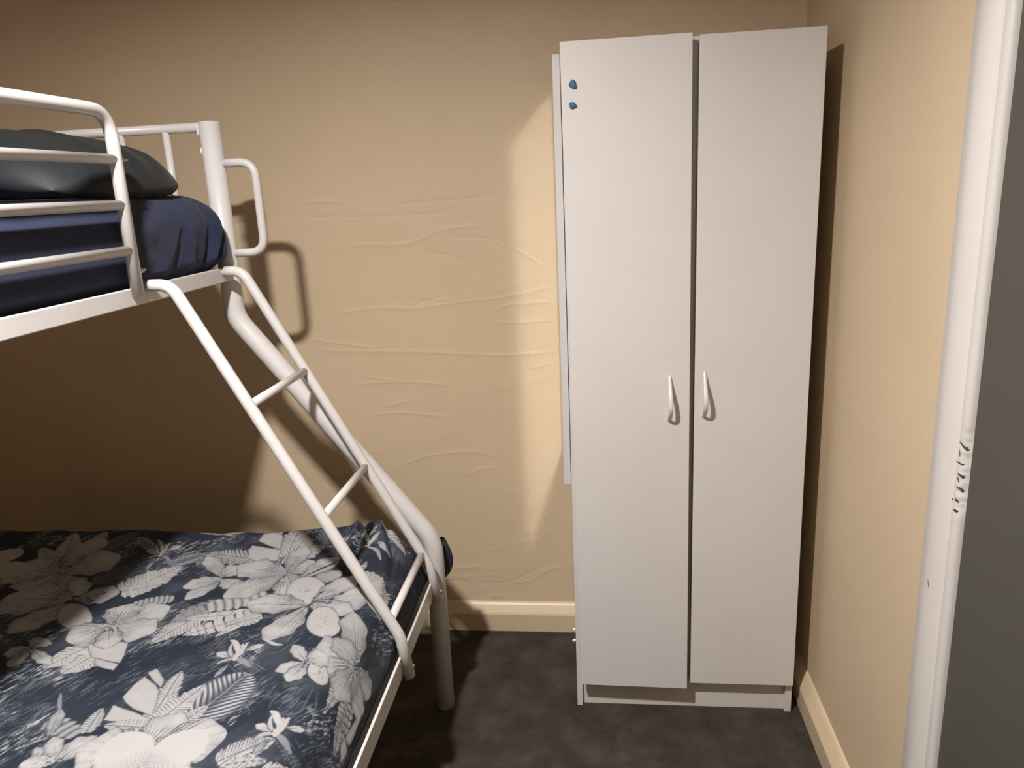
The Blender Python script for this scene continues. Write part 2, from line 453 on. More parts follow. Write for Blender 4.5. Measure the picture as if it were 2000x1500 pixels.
# mirror hung on the wardrobe's left side
my0, my1, mz0, mz1 = 1.945, 2.300, 0.690, 1.780
mi = empty('mirror', (W0-.012, (my0+my1)/2, mz0))
tag(mi, 'tall narrow white framed mirror hung on the side of the wardrobe', 'mirror')
A = math.radians(-1.2)
fx0, fx1 = W0-.0205, W0-.002
fw = .016
def mirr(name, y0, y1, z0, z1, x0, x1, mat, bev):
    o = box(name, x0, x1, y0, y1, z0, z1, mat, mi, bev); return o
mirr('frame_side', my0, my0+fw, mz0, mz1, fx0, fx1, 'powder', .002)
mirr('frame_side', my1-fw, my1, mz0, mz1, fx0, fx1, 'powder', .002)
mirr('frame_end', my0+fw, my1-fw, mz0, mz0+fw, fx0, fx1, 'powder', .002)
mirr('frame_end', my0+fw, my1-fw, mz1-fw, mz1, fx0, fx1, 'powder', .002)
mirr('mirror_glass', my0+fw-.002, my1-fw+.002, mz0+fw-.002, mz1-fw+.002, fx0+.003, fx0+.006, 'mirror', 0)
mirr('backing', my0+fw-.002, my1-fw+.002, mz0+fw-.002, mz1-fw+.002, fx0+.0065, fx1-.002, 'board', 0)
mi.location = (fx0+.0, my0, mz0)
for ch in mi.children: ch.location = Vector(((W0-.012)-fx0, (my0+my1)/2-my0, 0))
mi.rotation_euler = (0, 0, math.radians(1.1))

# ================================================================== bunk bed
YE0, YE1 = 1.922, -0.040                 # end frames: by the back wall, and beside the camera
PX_U, PX_L, PX_W = -0.958, -0.468, -1.930
bed = empty('bunk_bed', (-1.2, (YE0+YE1)/2, 0))
tag(bed, 'white tubular steel bunk bed with narrow upper bunk and wide lower bunk', 'bunk bed')
PR = .0262
def end_frame(y):
    po = tube('post', fillet([(PX_U, y, 1.672), (PX_U, y, 1.178), (PX_L, y, .535), (PX_L, y, .0)], [.10, .14], 10), PR, 'powder', bed, 24)
    tube('post', [(PX_W, y, 1.672), (PX_W, y, 0)], PR, 'powder', bed, 24)
    for z, r_ in ((1.660, .0118), (1.330, .0118)):
        tube('end_rail', [(PX_U-.02, y, z), (PX_W+.02, y, z)], r_, 'powder', bed)
    for k in range(7):
        x = -1.076 - k*.1225
        tube('end_bar', [(x, y, 1.655), (x, y, 1.335)], .0095, 'powder', bed, 10)
    for z in (.43, .25):
        tube('end_rail', [(PX_L-.02, y, z), (PX_W+.02, y, z)], .0125, 'powder', bed)
    return po
end_frame(YE0); end_frame(YE1)
# hand loop beside the ladder
tube('grab_handle', fillet([(PX_U+.02, YE0, 1.571), (-.8535, YE0, 1.571), (-.8535, YE0, 1.346), (PX_U+.02, YE0, 1.346)], .055, 9), .0106, 'powder', bed, 14)
for yz in ((-.9865, 1.645), (-.984, 1.60)):   # weld lumps under the end rail
    bm = bmesh.new(); bmesh.ops.create_icosphere(bm, subdivisions=2, radius=1)
    for v in bm.verts: v.co = Vector((v.co.x*.003, v.co.y*.003, v.co.z*.010*(1+.3*math.sin(9*v.co.z))))
    me = bpy.data.meshes.new('weld'); bm.to_mesh(me); bm.free()
    o = link('weld', me, 'powder', bed, True); o.location = Vector((yz[0]-bed.location.x, YE0-.010-bed.location.y, yz[1]))
# side rails of the upper and the lower bunk
SRX = -0.942
box('side_rail', SRX-.005, SRX+.004, YE1+.02, YE0-.02, 1.279, 1.315, 'powder', bed, .002)
box('side_rail', PX_W-.004, PX_W+.022, YE1+.02, YE0-.02, 1.279, 1.315, 'powder', bed, .002)
box('side_rail', -.4675, -.461, YE1+.02, YE0-.02, .397, .447, 'powder', bed, .0015)
box('rail_flange', -.512, -.467, YE1+.02, YE0-.02, .3975, .4025, 'powder', bed)
box('side_rail', PX_W-.004, PX_W+.022, YE1+.02, YE0-.02, .402, .450, 'powder', bed, .002)
box('rail_flange', -.990, SRX-.004, YE1+.02, YE0-.02, 1.2775, 1.2822, 'powder', bed)  # upper flange added to block light leaking between rail and mattress
for k in range(12):
    y = .08 + k*.158
    box('slat', PX_W+.02, SRX-.02, y-.03, y+.03, 1.283, 1.293, 'powder', bed)
    box('slat', PX_W+.02, -.53, y-.03, y+.03, .412, .422, 'powder', bed)
# guard rails: a bent tube with three bars, bolted to the side rail
def guard(x, ya, yb_, bolts):
    g = tube('guard_rail', fillet([(x, ya, 1.298), (x, ya, 1.656), (x, yb_, 1.656), (x, yb_, 1.298)], .055, 9), .0128, 'powder', bed, 16)
    for z in (1.567, 1.480, 1.391):
        p = tube('bar', [(x, ya, z), (x, yb_, z)], .0098, 'powder', None, 12)
        p.data.transform(Matrix.Translation(-bed.location)); p.parent = g
    if bolts:
        for z in (1.5655, 1.348):
            b = tube('bolt', [(x+.003, ya+.012, z), (x+.003, ya+.022, z)], .0052, 'zinc', None, 6)
            b.data.transform(Matrix.Translation(-bed.location)); b.parent = g
            c = tube('bolt', [(x+.003, ya+.022, z), (x+.005, ya+.032, z+.001)], .0026, 'zinc', None, 8)
            c.data.transform(Matrix.Translation(-bed.location)); c.parent = g
guard(-.931, 1.464, .02, True)
guard(PX_W-.006, 1.80, .10, False)
# ladder
lad = tube('ladder', fillet([(-.940, 1.512, 1.314), (-.886, 1.511, 1.314), (-.462, 1.508, .497), (-.447, 1.508, .392)], [.05, .10], 10), .0130, 'powder', bed, 16)
YLF = 1.845
fr = tube('ladder_rail', fillet([(-.940, YLF+.008, 1.306), (-.886, YLF, 1.306), (-.466, YLF, .497), (-.449, YLF, .392)], [.05, .10], 10), .0130, 'powder', None, 16)
fr.data.transform(Matrix.Translation(-bed.location)); fr.parent = lad
def lad_x(z): return -.886 + (1.314-z)/(1.314-.497)*.424
for z in (1.050, .789, .535):
    r_ = tube('rung', [(lad_x(z), 1.512, z), (lad_x(z)-.002, YLF, z-.004)], .0098, 'powder', None, 12)
    r_.data.transform(Matrix.Translation(-bed.location)); r_.parent = lad
for yy in (1.508, YLF):
    b = tube('bolt', [(-.450, yy+.002, .418), (-.434, yy+.002, .418)], .005, 'zinc', None, 6)
    b.data.transform(Matrix.Translation(-bed.location)); b.parent = lad

# ------------------------------------------------------------------ bedding
def vnoise(x, y, seed):
    """smooth value noise on arrays"""
    g = np.random.default_rng(seed).random((257, 257))
    xi, yi = np.floor(x).astype(int), np.floor(y).astype(int); fx, fy = x-xi, y-yi
    fx, fy = fx*fx*(3-2*fx), fy*fy*(3-2*fy); xi, yi = xi % 256, yi % 256
    return (g[xi, yi]*(1-fx)+g[xi+1, yi]*fx)*(1-fy) + (g[xi, yi+1]*(1-fx)+g[xi+1, yi+1]*fx)*fy
def fbm(x, y, seed, o=4):
    a, s, n = 0, 1, 0
    for k in range(o): a = a + vnoise(x*2**k, y*2**k, seed+k)*s; n += s; s *= .5
    return a/n

def mattress(name, x0, x1, y0, y1, z0, z1, cr, er, mat, wrinkle, fine):
    """rings of a rounded block; wrinkle(x, y, z, nx, ny) pushes the side outward"""
    per = []                                            # perimeter from the back right corner, going towards -y first
    def arc(cx, cy, a0, a1, n):
        for k in range(n): a = a0+(a1-a0)*k/n; per.append((cx+cr*math.cos(a), cy+cr*math.sin(a), math.cos(a), math.sin(a)))
    def line(xa, ya, xb, yb_, nx, ny, n):
        for k in range(n): t = k/n; per.append((xa+(xb-xa)*t, ya+(yb_-ya)*t, nx, ny))
    arc(x1-cr, y1-cr, PI/2, 0, fine)
    line(x1, y1-cr, x1, y1-cr-.6, 1, 0, fine*5); line(x1, y1-cr-.6, x1, y0+cr, 1, 0, fine)
    arc(x1-cr, y0+cr, 0, -PI/2, 8); line(x1-cr, y0, x0+cr, y0, 0, -1, 20); arc(x0+cr, y0+cr, -PI/2, -PI, 8)
    line(x0, y0+cr, x0, y1-cr, -1, 0, 40); arc(x0+cr, y1-cr, PI, PI/2, 8); line(x0+cr, y1, x1-cr, y1, 0, 1, fine*2)
    per = np.array(per)
    prof = [(er*(1-math.cos(a)), z0+er*.5*(1-math.sin(a))) for a in np.linspace(0, PI/2, 4)]
    prof = [(er*.5, z0)] + [(0, z) for z in np.linspace(z0+er*.5, z1-er, 26)]
    prof += [(er*(1-math.cos(a)), z1-er+er*math.sin(a)) for a in np.linspace(.1, PI/2, 14)]
    prof += [(er+d, z1) for d in (.02, .05, .1, .2, .35)]
    rows = []
    for ins, z in prof:
        e = wrinkle(per[:, 0], per[:, 1], np.full(len(per), z), per[:, 2], per[:, 3])
        px = np.clip(per[:, 0]-per[:, 2]*ins, x0+min(ins, .45*(x1-x0)), x1-min(ins, .45*(x1-x0)))
        py = np.clip(per[:, 1]-per[:, 3]*ins, y0+min(ins, .45*(y1-y0)), y1-min(ins, .45*(y1-y0)))
        f = 1.0 if ins < .02 else max(0, 1-(ins-.02)/.1)
        zz = z + (.012*math.exp(-((ins-.05)/.1)**2) if z >= z1-.001 else 0)*0
        rows.append(np.stack([px+per[:, 2]*e*f, py+per[:, 3]*e*f, np.full(len(per), zz)], -1))
    P = np.array(rows); n, m, _ = P.shape
    verts = P.reshape(-1, 3).tolist(); faces = []
    for i in range(n-1):
        for k in range(m): faces.append((i*m+k, (i+1)*m+k, (i+1)*m+(k+1) % m, i*m+(k+1) % m))
    faces.append(tuple(range(m))); faces.append(tuple((n-1)*m+k for k in range(m))[::-1])
    me = bpy.data.meshes.new(name); me.from_pydata(verts, [], faces); me.update()
    bm = bmesh.new(); bm.from_mesh(me); bmesh.ops.recalc_face_normals(bm, faces=bm.faces); bm.to_mesh(me); bm.free()
    return link(name, me, mat, None, True)
MX1, MY1, MZ0, MZ1 = -.951, 1.886, 1.296, 1.497
def ss_(x): x = np.clip(x, 0, 1); return x*x*(3-2*x)
def sheet_wrinkle(x, y, z, nx, ny):
    d = (MY1 - y) + np.maximum(0, MX1 - x)*(-1)          # distance from the corner along the right side (negative behind it)
    h = (z-MZ0)/(MZ1-MZ0)
    e = .006*np.sin(PI*np.clip(h, 0, 1))
    near = np.exp(-(np.maximum(d, 0)/.30)**2)
    for s0, sl, am, wd_ in ((.03, -.03, .010, .012), (.075, -.06, -.010, .010), (.115, -.08, .010, .013), (.150, -.09, -.011, .011), (.195, -.10, .009, .016),
                            (.24, -.11, -.007, .014), (.29, -.12, .006, .018), (.36, -.12, -.004, .018)):
        c = s0 + sl*h + .02*np.sin(2.2*h+s0*30)
        e = e + am*np.exp(-((d-c)/wd_)**2)*np.clip(1.25-h*1.05, 0, 1)*(.35+.65*near)
    e = e + .003*(fbm(y*9+3, z*26, 5, 3)-.5)*2
    # the bulging corner of the stuffed fitted sheet
    e = e + .022*np.exp(-((y-(MY1-.05))/.10)**2)*np.sin(PI*np.clip(h*.9+.05, 0, 1))*np.clip(nx+.4, 0, 1)
    e = np.where(y < 1.478, np.minimum(e, .004), e)
    return e*ss_((z-1.316)/.03) - .002
um = mattress('mattress', -1.905, MX1, .02, MY1, MZ0, MZ1, .055, .075, 'sheet', sheet_wrinkle, 36)
tag(um, 'narrow mattress in a navy fitted sheet on the upper bunk', 'mattress')
lm_ = mattress('mattress', -1.905, -.512, .02, 1.840, .423, .535, .05, .05, 'ticking', lambda x, y, z, nx, ny: 0*x, 10)
tag(lm_, 'wide mattress on the lower bunk, under the floral duvet', 'mattress')

# pillow on the upper bunk
def pillow():
    n, m = 90, 70
    a = np.sin(np.linspace(-PI/2, PI/2, n)); b = np.sin(np.linspace(-PI/2, PI/2, m))
    Aa, Bb = np.meshgrid(a, b, indexing='ij')
    W, D, T = .345, .235, .085
    prof = np.clip((1-np.abs(Aa)**7), 0, 1)**.5*np.clip((1-np.abs(Bb)**4), 0, 1)**.5
    prof = prof*(1-.28*np.abs(Aa)**4)*(1-.22*np.abs(Bb)**3)
    X = Aa*W*(1-.13*np.abs(Bb)**4); Y = Bb*D*(1-.13*np.abs(Aa)**5)
    wr = .007*(fbm(Aa*3+7, Bb*3, 21)-.5)*2*prof + .004*np.sin(Bb*16+5*Aa)*np.exp(-((1-Aa)/.35)**2)*prof
    top = T*prof+wr; bot = -T*.80*prof+wr*.5
    hang = -.048*np.clip(Aa-.25, 0, 1)**1.3/.75 - .010*np.clip(-Bb-.4, 0, 1)
    lo = np.maximum(bot+hang, -.0615-.016*np.clip((Aa-.88)/.12, 0, 1)**1.5); hi = np.maximum(top+hang, lo)
    P = np.concatenate([np.stack([X, Y, hi], -1), np.stack([X, Y, lo], -1)[::-1]], 0)
    o = grid_mesh('pillow', P, 'pillow', flip=False)
    bm = bmesh.new(); bm.from_mesh(o.data); bmesh.ops.remove_doubles(bm, verts=bm.verts, dist=.0006)
    bmesh.ops.recalc_face_normals(bm, faces=bm.faces); bm.to_mesh(o.data); bm.free()
    o.data.polygons.foreach_set('use_smooth', [True]*len(o.data.polygons))
    o.location = (-1.325, 1.640, 1.5625); o.rotation_euler = (0, 0, math.radians(-4))
    tag(o, 'dark charcoal pillow lying on the navy sheet of the upper bunk', 'pillow')
pillow()

# ------------------------------------------------------------------ floral duvet: the print is drawn in the cloth's own flat plane
ZT = .589
U = axis([(-1.90, -1.62, .012), (-1.62, -1.20, .0026), (-1.20, -.33, .0016)])
V = axis([(.0, .80, .02), (.80, 1.05, .004), (1.05, 1.98, .0016)])
GU, GV = np.meshgrid(U, V, indexing='ij')
INK = np.zeros_like(GU)
def P2(px, py):
    return np.array(at_z(px, py, ZT))
sd = P2(470, 1258)-P2(400, 1300); sa = math.atan2(sd[1], sd[0])
su = GU*math.cos(sa)+GV*math.sin(sa); sv = -GU*math.sin(sa)+GV*math.cos(sa)
patch = fbm(GU*9, GV*9, 40, 3)
strk = fbm(su*95+3*patch, sv*400, 50, 2)*.65 + fbm(su*40, sv*150+4*patch, 60, 2)*.35
blob = np.clip((fbm(GU*14+9, GV*14, 70, 3)-.46)*5, 0, 1)
INK = .02 + .06*patch + .70*np.clip((strk-.50)*6.0, 0, 1)*blob
shade = np.clip((fbm(su*11, sv*24, 80, 3)-.5)*4, 0, 1); INK += .10*shade
def window(c, r):
    i0, i1 = np.searchsorted(U, c[0]-r), np.searchsorted(U, c[0]+r); j0, j1 = np.searchsorted(V, c[1]-r), np.searchsorted(V, c[1]+r)
    return (slice(i0, i1), slice(j0, j1)) if i1 > i0 and j1 > j0 else None
def frame(a, b):
    d = b-a; L = math.hypot(*d); d = d/L; return d, np.array([-d[1], d[0]]), L
def blend(sl, mask, val):
    INK[sl] = INK[sl]*(1-mask)+val*mask
def ss(x): x = np.clip(x, 0, 1); return x*x*(3-2*x)
SOFT = .0013
def across(a_px, b_px, w_px):
    """width in metres of w_px pixels measured across the line a-b on the cloth"""
    a, b = np.array(a_px, float), np.array(b_px, float); m_ = (a+b)/2; d = (b-a)/np.linalg.norm(b-a); n = np.array([-d[1], d[0]])
    q1, q2 = P2(*(m_+n*w_px/2)), P2(*(m_-n*w_px/2)); f, t, L = frame(P2(*a), P2(*b))
    return abs((q1-q2)@t)
def petal(c, tip, w, veins=1.0, tone=.93, bulge=.6, point=1.0, seed=0, edge=.22):
    a, b = P2(*c), P2(*tip); W = max(.006, across(c, tip, w))/2; d, t, L = frame(a, b)
    sl = window((a+b)/2, L*.62+W*1.2)
    if sl is None: return
    X, Y = GU[sl]-a[0], GV[sl]-a[1]; s = (X*d[0]+Y*d[1])/L; q = X*t[0]+Y*t[1]
    sc = np.clip(s, 0.0001, .9999)
    k = math.log(.5)/math.log(bulge)
    wid = W*np.sin(PI*sc**k)**(.62*point)*(1+.10*np.sin(sc*19+seed)) + .0004
    inside = ss((wid-np.abs(q))/SOFT*.5+.5)*((s > 0) & (s < 1))
    r = np.abs(q)/wid
    rim = ss((np.abs(q)-wid)/.0035+1)*ss(1-(np.abs(q)-wid)/.004)*((s > .12) & (s < 1))
    blend(sl, np.clip(rim-inside, 0, 1)*min(1, edge*3.2), .07)               # thin dark outline
    v = tone - .16*r**3 - .16*np.clip(fbm(X*38+seed*3, Y*38, 97, 2)-.45, 0, 1)*2
    ang = q/(np.maximum(sc, .05)*W)
    ln = np.sin(ang*16+2*np.sin(sc*5+seed))*.5+.5
    v = v - (.25+veins*.6)*np.clip(1.15-sc*1.7, 0, 1)*ss((ln-.62)/.2)
    v = v - .5*np.exp(-(q/.0009)**2)*np.clip(1.1-sc*1.3, 0, 1) - veins*.16*ss((np.sin(ang*11+seed)-.7)/.2)*np.clip(1.3-sc, 0, 1) - .06*fbm(X*130+seed, Y*130, 90, 2)
    blend(sl, inside, v)
def leaf(base, tip, w, stripes=14, tone=.93, slant=.9, gap=.26, dark=.10, jag=.22, seed=0, rib=True):
    a, b = P2(*base), P2(*tip); W = max(.006, across(base, tip, w))/2; d, t, L = frame(a, b)
    sl = window((a+b)/2, L*.62+W*1.3)
    if sl is None: return
    X, Y = GU[sl]-a[0], GV[sl]-a[1]; s = (X*d[0]+Y*d[1])/L; q = X*t[0]+Y*t[1]
    stripes = stripes*1.45; gap = gap*.85
    ph = (s - np.abs(q)/L*slant)*stripes + .35*np.sin(s*7+seed) + .5*(q/W)**2
    fr_ = ph-np.floor(ph); cid = np.floor(ph)
    hsh = np.sin(cid*12.9898+seed*4.1)*43758.5453; hsh = hsh-np.floor(hsh)
    sc = np.clip(s, 0, 1)
    wid = W*np.sin(PI*np.clip(sc*.94+.05, 0, 1)**.75)**.6*(1-jag*hsh)
    inside = ss((wid-np.abs(q))/SOFT*.5+.5)*((s > 0) & (s < 1.02))
    g = ss((np.abs(fr_-.5)*2-(1-gap))/.14)*np.clip(np.abs(q)/W*1.6, .25, 1)
    v = tone-.12*hsh - (tone-dark)*g
    if rib: v = v - .5*np.exp(-(q/.0010)**2)
    blend(sl, inside, v)
def feather(base, tip, w, n=13, seed=0):
    a, b = P2(*base), P2(*tip); W = across(base, tip, w)/2; d, t, L = frame(a, b)
    sl = window((a+b)/2, L*.62+W*1.3)
    if sl is None: return
    X, Y = GU[sl]-a[0], GV[sl]-a[1]; s = (X*d[0]+Y*d[1])/L; q = X*t[0]+Y*t[1]
    ph = (s-np.abs(q)/L*.95)*n + .25*np.sin(s*9); fr_ = ph-np.floor(ph)
    wid = W*np.sin(PI*np.clip(s*.9+.1, 0, 1))**.5
    r = np.abs(q)/np.maximum(wid, 1e-4)
    inside = ss((1.0-r)*4)*((s > 0) & (s < 1.05))
    bl = np.sin(PI*fr_)**1.3*(.35+.65*ss(r*2.2))*ss((1.05-r)*2.2)
    v = .10+.85*bl
    v = np.where(np.abs(q) < .0016, .62, v)
    blend(sl, inside*.96, v)
def caterpillar(a_px, b_px, w, n, tone=.82, seed=0):
    a, b = P2(*a_px), P2(*b_px); W = across(a_px, b_px, w)/2; d, t, L = frame(a, b)
    sl = window((a+b)/2, L*.6+W*1.3)
    if sl is None: return
    X, Y = GU[sl]-a[0], GV[sl]-a[1]; s = (X*d[0]+Y*d[1])/L; q = X*t[0]+Y*t[1]
    ph = s*n+.25*(q/W)**2; fr_ = ph-np.floor(ph)
    wid = W*(.72+.28*np.abs(np.sin(PI*fr_)))*np.sin(PI*np.clip(s*.9+.05, 0, 1))**.35
    inside = ss((wid-np.abs(q))/.003*.5+.5)*((s > 0) & (s < 1))
    blend(sl, inside, tone*(.30+.70*np.abs(np.sin(PI*fr_))**.5))
def poly(pts, tone=.88, lines=0, seed=0):
    p = np.array([P2(*q) for q in pts]); c = p.mean(0); r = np.abs(p-c).max()*1.1+.004
    sl = window(c, r)
    if sl is None: return
    X, Y = GU[sl], GV[sl]; dmin = np.full(X.shape, 1e9); ins = np.zeros(X.shape, bool)
    n = len(p)
    for i in range(n):
        a, b = p[i], p[(i+1) % n]; d = b-a
        tt = np.clip(((X-a[0])*d[0]+(Y-a[1])*d[1])/(d@d), 0, 1); dmin = np.minimum(dmin, np.hypot(X-a[0]-tt*d[0], Y-a[1]-tt*d[1]))
        cr = ((a[1] > Y) != (b[1] > Y)) & (X < (b[0]-a[0])*(Y-a[1])/(b[1]-a[1]+1e-12)+a[0]); ins ^= cr
    sdm = np.where(ins, dmin, -dmin)
    blend(sl, np.clip(ss(1+sdm/.004)-ss(sdm/SOFT), 0, 1)*.5*(sdm < 0), .10)
    v = tone - .10*np.exp(-(dmin/.003)) - .06*fbm(X*90+seed, Y*90, 95, 2)
    blend(sl, ss(sdm/SOFT+.5), v)
def stroke(pts, w_px, tone, alpha=1.0, taper=True):
    q = smooth_line(np.array([P2(*p) for p in pts])) if len(pts) > 2 else np.array([P2(*p) for p in pts])
    W = w_px*.00062
    c = (q.min(0)+q.max(0))/2; sl = window(c, np.abs(q-c).max()+W*2+.004)
    if sl is None: return
    X, Y = GU[sl], GV[sl]; m_ = np.zeros(X.shape); L = len(q)-1
    for k in range(L):
        a, b = q[k], q[k+1]; d = b-a
        tt = np.clip(((X-a[0])*d[0]+(Y-a[1])*d[1])/(d@d+1e-12), 0, 1); dd = np.hypot(X-a[0]-tt*d[0], Y-a[1]-tt*d[1])
        wl = W*(1 if not taper else (.35+.65*np.sin(PI*np.clip((k+tt)/L*.9+.08, 0, 1))))
        m_ = np.maximum(m_, ss((wl-dd)/SOFT*.6+.5))
    blend(sl, m_*alpha, tone)
def disc(c, r, tone=.90, ry=None, speck=True, seed=0):
    ry = ry or r*.78
    poly([(c[0]+r*math.cos(a)*(1+.06*math.sin(3*a+seed)), c[1]+ry*math.sin(a)) for a in np.linspace(0, 2*PI, 22)[:-1]], tone, seed=seed)
    if speck:
        for k in range(16):
            a, q = RNG.uniform(0, 6.28), RNG.uniform(0, .6)
            x, y = c[0]+r*q*math.cos(a), c[1]+ry*q*math.sin(a)
            stroke([(x, y), (x+3, y-3)], 1.2, .55, .7, False)
def stamens(c, tips, tone=.12, w=3.2):
    for tp in tips:
        mid = ((c[0]+tp[0])/2+3, (c[1]+tp[1])/2-3)
        stroke([c, mid, tp], w*.6, tone, .9, False); stroke([tp, (tp[0]+5, tp[1]-2)], w*1.5, tone, 1, False)
def specks(c, r, n, tone=.15):
    for k in range(n):
        a, q = RNG.uniform(0, 6.28), r*RNG.uniform(0, 1)**.6
        x, y = c[0]+q*math.cos(a), c[1]+q*.75*math.sin(a); an = RNG.uniform(-1, 1)
        stroke([(x, y), (x+6*math.cos(an), y-5*math.sin(an)-2)], 2.6, tone, .9)
def fuzz(c, d, n, spread, tone=.55):
    for k in range(n):
        x, y = c[0]+RNG.normal(0, spread), c[1]+RNG.normal(0, spread*.6)
        l = RNG.uniform(.5, 1.3); stroke([(x, y), (x+d[0]*l, y+d[1]*l)], 1.3, tone, .6)
def orchid(dx, dy, s=1.0):
    def q(x, y): return (458+(x-458)*s+dx, 1282+(y-1282)*s+dy)
    fuzz(q(480, 1302), (14, 10), 34, 14*s); fuzz(q(425, 1300), (-14, 5), 14, 12*s)
    stroke([q(456, 1290), q(440, 1292), q(424, 1299)], 8*s, .75); stroke([q(462, 1290), q(474, 1294), q(488, 1306)], 11*s, .62)
    petal(q(454, 1286), q(424, 1276), 15*s, .3); petal(q(455, 1288), q(448, 1268), 9*s, .2)
    stroke([q(458, 1292), q(464, 1272), q(460, 1256), q(452, 1251)], 10*s, .92); stroke([q(452, 1284), q(450, 1268), q(456, 1254)], 5*s, .80)
    stroke([q(460, 1290), q(472, 1274), q(484, 1258)], 9*s, .88); stroke([q(474, 1268), q(474, 1260)], 6*s, .86)
    stroke([q(459, 1280), q(456, 1270)], 5*s, .16)
    petal(q(476, 1275), q(516, 1263), 9*s, .1, point=1.2); petal(q(448, 1299), q(419, 1328), 8*s, .1, .8, point=1.3)

# --- stems and soft grey leaves under the flowers
for pts in ([(622, 1342), (616, 1378), (610, 1396), (580, 1416)], [(526, 1384), (545, 1364), (580, 1340), (600, 1326)], [(360, 1322), (396, 1320), (425, 1310), (450, 1304)],
            [(520, 1282), (548, 1276), (566, 1264), (584, 1252)], [(0, 1386), (60, 1344), (62, 1320)], [(46, 1402), (80, 1382), (100, 1380)], [(300, 1360), (330, 1330), (380, 1322)],
            [(612, 1340), (580, 1390), (524, 1402)], [(625, 1480), (650, 1476), (690, 1470)], [(540, 1240), (520, 1262), (508, 1280)]):
    stroke(pts, 2.6, .42, .75)
for (a, b, w_, n_) in (((360, 1206), (430, 1172), 30, 5), ((390, 1100), (430, 1072), 22, 4), ((350, 1200), (420, 1182), 24, 4)):
    caterpillar(a, b, w_, n_, .6)
feather((330, 1100), (400, 1078), 24, 9); feather((300, 1070), (270, 1050), 26, 7)
for (c_, d_, n_, sp_) in (((330, 1335), (16, -12), 60, 26), ((150, 1345), (20, -12), 60, 30), ((640, 1425), (10, -8), 70, 26), ((560, 1375), (12, -10), 40, 20), ((420, 1262), (16, -9), 50, 26),
                           ((60, 1415), (18, -11), 46, 30), ((440, 1060), (16, -8), 46, 26), ((260, 1330), (18, -9), 50, 30), ((660, 1470), (8, -8), 50, 22), ((500, 1345), (12, -9), 40, 18),
                           ((690, 1330), (8, -8), 30, 14), ((60, 1350), (20, -12), 40, 30), ((390, 1130), (14, -9), 30, 18), ((560, 1250), (12, -10), 30, 14), ((700, 1045), (8, -9), 20, 12)):
    fuzz(c_, d_, n_, sp_, .62)
# --- shaded group at the wall side of the bed
leaf((118, 1098), (146, 1040), 46, 6, .86, .4, .14); leaf((110, 1100), (80, 1068), 42, 6, .84, .4, .14); leaf((150, 1092), (205, 1040), 40, 14, .86)
leaf((170, 1088), (270, 1040), 30, 10, .5, gap=.5); leaf((180, 1132), (292, 1104), 30, 12, .45, gap=.5)
petal((120, 1116), (20, 1108), 62, .5); petal((120, 1116), (196, 1048), 44, .8); petal((120, 1116), (236, 1084), 40, .6); petal((120, 1118), (60, 1158), 70, .4)
petal((120, 1118), (160, 1160), 60, .4); specks((120, 1098), 14, 12)
leaf((236, 1152), (352, 1104), 40, 12, .93, .5, .22); leaf((238, 1152), (300, 1140), 30, 6, .9, .3, .16)
caterpillar((258, 1180), (340, 1166), 22, 8, .8); caterpillar((40, 1190), (0, 1180), 30, 4, .5)
petal((140, 1172), (12, 1164), 74, .4); petal((140, 1176), (16, 1240), 36, .3); petal((142, 1168), (232, 1156), 34, .6); disc((146, 1204), 34, .88, 26)
stamens((126, 1180), ((150, 1166), (170, 1170), (200, 1158), (176, 1174)))
# --- hibiscus in the light
leaf((400, 1196), (296, 1256), 34, 12, .9, .8, .30); leaf((402, 1190), (336, 1216), 26, 8, .75, .6, .4)
leaf((178, 1262), (86, 1308), 34, 8, .93, .5, .22); leaf((192, 1276), (122, 1318), 42, 9, .93, .5, .2)
poly([(172, 1262), (212, 1252), (250, 1256), (243, 1280), (234, 1296), (205, 1290), (180, 1284)], .9); poly([(186, 1286), (232, 1298), (222, 1311), (200, 1305), (188, 1300)], .88)
petal((60, 1268), (8, 1281), 18, .4); petal((60, 1268), (18, 1306), 20, .4); petal((60, 1270), (98, 1300), 26, .4); petal((60, 1268), (92, 1250), 28, .4)
petal((218, 1222), (332, 1184), 42, .5); petal((218, 1220), (254, 1178), 52, 1.2); petal((218, 1222), (130, 1254), 46, .9); petal((218, 1226), (302, 1234), 50, .3); petal((216, 1224), (210, 1268), 50, 1.0)
specks((222, 1234), 12, 14); stroke([(218, 1222), (226, 1232), (224, 1246)], 5, .8)
# --- striped palm leaves between
leaf((506, 1193), (366, 1209), 18, 5, .93, .2, .15, jag=.1); leaf((506, 1196), (360, 1240), 30, 6, .93, .15, .3, jag=.3); leaf((506, 1198), (420, 1243), 13, 3, .95, .1, .1, jag=.1)
leaf((512, 1204), (440, 1222), 22, 12, .9); caterpillar((404, 1186), (522, 1158), 30, 7, .86)
